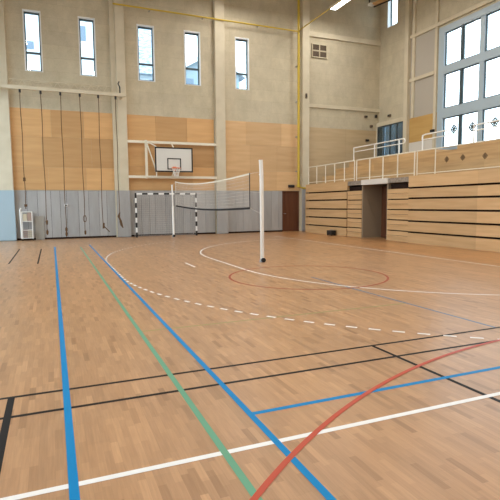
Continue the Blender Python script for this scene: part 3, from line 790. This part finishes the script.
# handrails on the upper tier
def handrail(y1, y0, posts, label, loop0=True, round1=False):
    x = 16.39; z1, z2, zb = 4.817, 4.589, 4.047
    t = thing('handrail', label, 'handrail', (x, (y0 + y1) / 2, zb), 'two-bar handrails on the top tier')
    mb = MB()
    if round1: mb.tube([(x, y1, z2 - .0), (x, y1, z1 - .1), (x, y1 - .08, z1 - .02), (x, y1 - .2, z1), (x, y0, z1)], .032, 8)
    else: mb.tube([(x, y1, z1), (x, y0, z1)], .032, 8)
    P(mb, 'top_bar', M['white_steel'], t)
    mb = MB(); mb.tube([(x, y1, z2), (x, y0, z2)], .026, 8); P(mb, 'lower_bar', M['white_steel'], t)
    if loop0:
        mb = MB(); mb.tube([(x, y0, z1), (x, y0 - .09, z1 - .03), (x, y0 - .12, (z1 + z2) / 2), (x, y0 - .09, z2 + .03), (x, y0, z2)], .03, 8); P(mb, 'end_loop', M['white_steel'], t)
    for y in posts:
        mb = MB(); mb.tube([(x, y, zb), (x, y, z1)], .032, 8); P(mb, 'post', M['white_steel'], t)
handrail(23.96, 19.67, [23.94, 21.99, 19.99], 'white two-bar handrail in front of the glazed gallery door')
handrail(18.34, 16.80, [18.32], 'short white two-bar handrail with rounded corner left of the big window', True, True)
handrail(15.33, 9.8, [15.31, 12.6, 9.95], 'white two-bar handrail in front of the big window panes', False)

# snowflake shaped marks: stickers on the window panes, marks on the tier front
def flake(label, m, loc, r, group):
    mb = MB()
    for k in range(4):
        a = k * PI / 4; c, s = math.cos(a), math.sin(a); R = r if k % 2 == 0 else r * .8
        mb.bar((0, -R * c, -R * s), (0, R * c, R * s), .006, r * .24)
        for sg in (1, -1):
            for q in (.55,):
                p = Vector((0, sg * R * q * c, sg * R * q * s))
                for da in (.8, -.8):
                    d = Vector((0, sg * math.cos(a + da), sg * math.sin(a + da))) * r * .38
                    mb.bar(p, p + d, .006, r * .2)
    o = mb.build('snowflake_sticker', m); o.location = loc; tag(o, label, 'sticker', group)
flake('dark snowflake sticker on the leftmost lower pane of the big window', M['decal'], (X1 + .05, 19.44, 5.40), .25, 'snowflakes on the window')
flake('dark snowflake sticker on the second lower pane of the big window', M['decal'], (X1 + .05, 18.25, 5.34), .25, 'snowflakes on the window')
flake('dark snowflake sticker on the third lower pane of the big window', M['decal'], (X1 + .05, 16.94, 5.36), .25, 'snowflakes on the window')
flake('brown snowflake mark on the tier front, leftmost of three', M['decal_wood'], (15.337, 15.69, 3.42), .13, 'snowflakes on the tier front')
flake('brown snowflake mark on the tier front, middle of three', M['decal_wood'], (15.337, 14.84, 3.42), .13, 'snowflakes on the tier front')
flake('brown snowflake mark on the tier front, rightmost of three', M['decal_wood'], (15.337, 13.76, 3.38), .13, 'snowflakes on the tier front')

# black case on the floor before the bleachers
t = thing('equipment_case', 'small black case on the floor in front of the left bleachers', 'case', (13.2, 21.2, 0))
mb = MB(); mb.box(-.15, .15, -.22, .22, .03, .26, bev=.03); mb.build('body', M['black'], t)
mb = MB()
for x in (-.11, .11):
    for y in (-.17, .17): mb.box(x - .025, x + .025, y - .025, y + .025, 0, .035)
mb.build('feet', M['black'], t)
mb = MB(); mb.tube([(0, -.09, .26), (0, -.07, .30), (0, .07, .30), (0, .09, .26)], .012, 8); mb.build('carry_handle', M['grey_steel'], t)

# ------------------------------------------------------------------ ceiling luminaires
def luminaire(x, y, label):
    t = thing('ceiling_light', label, 'ceiling light', (x, y, 12.4), 'fluorescent hall lights')
    mb = MB(); mb.box(-.22, .22, -1.2, 1.2, .0, .1, bev=.01); mb.build('housing', M['white_steel'], t)
    mb = MB(); mb.box(-.17, .17, -1.15, 1.15, -.025, .0); mb.build('diffuser', M['lamp'], t)
    mb = MB()
    for yy in (-.9, .9): mb.tube([(0, yy, .1), (0, yy, 1.9)], .008, 5)
    mb.build('suspension_wire', M['grey_steel'], t)
    return t
lum0 = luminaire(14.98, 22.9, 'lit fluorescent hall light at the top edge, above the gallery end')
LW = 110
def area(x, y, z, sx, sy, power, col):
    l = bpy.data.lights.new('lamp_light', 'AREA'); l.shape = 'RECTANGLE'; l.size = sx; l.size_y = sy; l.energy = power; l.color = col
    o = bpy.data.objects.new('lamp_light', l); COL.objects.link(o); o.location = (x, y, z); return o
spots = [(14.98, 22.9)]
for x in (-1.2, 3.8, 9.4, 14.98):
    for y in (-3.0, 3.4, 9.8, 16.2, 22.9):
        if (x, y) not in ((14.98, 22.9), (-1.2, 22.9), (3.8, 22.9)):
            spots.append((x, y)); o = copy_tree(lum0); o.location = (x, y, 12.4)
            o['label'] = 'lit fluorescent hall light hanging over the court, outside the picture'
for (x, y) in spots: 
    a = area(x, y, 12.36, .34, 2.3, LW, (1, .96, .90)); a['kind'] = 'structure'

# ------------------------------------------------------------------ outside
mb = MB(); mb.box(-80, 90, -60, 120, -.6, -.35); struct(mb.build('ground', M['ground']))
def house(name, label, x0, x1, y0, y1, z, ridge, wins):
    t = thing(name, label, 'building', ((x0 + x1) / 2, (y0 + y1) / 2, -.35))
    mb = MB(); mb.box(x0, x1, y0, y1, -.35, z); P(mb, 'wall', M['facade'], t)
    if ridge:
        mb = MB(); ym = (y0 + y1) / 2; e = .6
        mb.face([(x0 - e, y0 - e, z - .3), (x1 + e, y0 - e, z - .3), (x1 + e, ym, ridge), (x0 - e, ym, ridge)])
        mb.face([(x0 - e, y1 + e, z - .3), (x0 - e, ym, ridge), (x1 + e, ym, ridge), (x1 + e, y1 + e, z - .3)])
        mb.face([(x0 - e, y0 - e, z - .3), (x0 - e, ym, ridge), (x0 - e, y1 + e, z - .3)]); mb.face([(x1 + e, y0 - e, z - .3), (x1 + e, y1 + e, z - .3), (x1 + e, ym, ridge)])
        mb.face([(x0 - e, y0 - e, z - .3), (x0 - e, y1 + e, z - .3), (x1 + e, y1 + e, z - .3), (x1 + e, y0 - e, z - .3)])
        P(mb, 'roof', M['tiles'], t)
    for (a, c, p, q) in wins:
        mb = MB(); mb.box(a, c, y0 - .04, y0 - .002, p, q); P(mb, 'window', M['shutter'], t)
house('house', 'pale blue grey building seen through the two left windows', -8, 6.0, 44, 56, 24, None,
      [(-1.4, -.75, 14.3, 14.9), (-1.4, -1.05, 17.6, 18.0), (2.7, 3.3, 15.4, 16.6), (2.7, 3.3, 17.4, 18.2)])
house('house', 'tile-roofed house seen through the window above the goal', 7.0, 11.6, 48, 58, 14.4, 21.0, [(9.3, 9.9, 13.0, 13.7)])
t = thing('house', 'gabled house with white barge boards seen through the fourth window', 'building', (13.5, 42, -.35))
mb = MB(); G = [(10.9, 13.3), (13.6, 14.85), (16.3, 13.3)]
fr = [(10.9, 42, -.35)] + [(x, 42, z) for x, z in G] + [(16.3, 42, -.35)]
bk = [(p[0], 47, p[2]) for p in fr]
mb.face(fr); mb.face(bk[::-1]); mb.face([fr[0], bk[0], bk[1], fr[1]]); mb.face([fr[4], fr[3], bk[3], bk[4]]); mb.face([fr[1], bk[1], bk[2], fr[2]]); mb.face([fr[2], bk[2], bk[3], fr[3]])
P(mb, 'wall', M['gable'], t)
mb = MB()
for sg, (xa, za) in ((1, (10.3, 12.96)), (-1, (16.9, 12.96))): mb.bar((xa, 44.4, za + .12), (13.6, 44.4, 14.99), 5.6, .14)
P(mb, 'roof', M['tiles'], t)
mb = MB()
for xa in (10.3, 16.9): mb.bar((xa, 41.55, 13.1), (13.6, 41.55, 14.99), .06, .34)
P(mb, 'barge_board', M['reveal'], t)
mb = MB(); mb.box(11.4, 12.0, 41.96, 41.998, 12.0, 12.6); P(mb, 'window', M['shutter'], t)

# ------------------------------------------------------------------ world, portals, camera
w = bpy.data.worlds.new('World'); S.world = w; w.use_nodes = True
nt = w.node_tree; bg = nt.nodes['Background']
tc = nt.nodes.new('ShaderNodeTexCoord'); sp = nt.nodes.new('ShaderNodeSeparateXYZ'); cr = nt.nodes.new('ShaderNodeValToRGB')
nt.links.new(tc.outputs['Generated'], sp.inputs[0]); nt.links.new(sp.outputs['Z'], cr.inputs['Fac'])
cr.color_ramp.elements[0].color = (.93, .97, 1, 1); cr.color_ramp.elements[1].color = (.72, .86, 1, 1)
nt.links.new(cr.outputs['Color'], bg.inputs['Color']); bg.inputs['Strength'].default_value = 4.5
def portal(loc, rot, sx, sy):
    l = bpy.data.lights.new('window_portal', 'AREA'); l.shape = 'RECTANGLE'; l.size = sx; l.size_y = sy
    l.cycles.is_portal = True
    o = bpy.data.objects.new('window_portal', l); COL.objects.link(o); o.location = loc; o.rotation_euler = rot; o['kind'] = 'structure'
portal((X1 + T + .02, (BW0 + BW1) / 2, (BZ0 + BZ1) / 2), (0, PI / 2, 0), BZ1 - BZ0, BW1 - BW0)
portal((X1 + T + .02, 3.6, (BZ0 + BZ1) / 2), (0, PI / 2, 0), BZ1 - BZ0, 10.2)
portal((X0 - T - .02, 5.25, 6.85), (0, -PI / 2, 0), 7.3, 8.5)
portal((X0 - T - .02, 19.75, 4.33), (0, -PI / 2, 0), 8.35, 10.5)

f, yaw, pitch, roll = 481.0, .38895, .09501, -.009008
cy, sy = math.cos(yaw), math.sin(yaw); cp, sp_ = math.cos(pitch), math.sin(pitch); cr_, sr = math.cos(roll), math.sin(roll)
R0 = Matrix(((cy, -sy, 0), (0, 0, -1), (sy, cy, 0)))
Rp = Matrix(((1, 0, 0), (0, cp, -sp_), (0, sp_, cp)))
Rr = Matrix(((cr_, -sr, 0), (sr, cr_, 0), (0, 0, 1)))
R = (Rr @ Rp @ R0)                       # world -> image axes (x right, y down, z forward)
cx_, cy_, cz_ = R[0], R[1], R[2]
cw = Matrix(((cx_[0], -cy_[0], -cz_[0]), (cx_[1], -cy_[1], -cz_[1]), (cx_[2], -cy_[2], -cz_[2])))
cam = bpy.data.cameras.new('camera'); cam.sensor_width = 36; cam.sensor_fit = 'HORIZONTAL'; cam.lens = 36 * f / 500
co = bpy.data.objects.new('camera', cam); COL.objects.link(co)
co.matrix_world = Matrix.Translation((0, 0, H)) @ cw.to_4x4()
cam.clip_end = 500
S.camera = co
S.view_settings.view_transform = 'Standard'; S.view_settings.look = 'None'; S.view_settings.gamma = 1
S.view_settings.use_curve_mapping = False
S.view_settings.exposure = 0.12
S.cycles.use_denoising = True
S.cycles.max_bounces = 8; S.cycles.diffuse_bounces = 5; S.cycles.transparent_max_bounces = 16
S.cycles.sample_clamp_indirect = 8
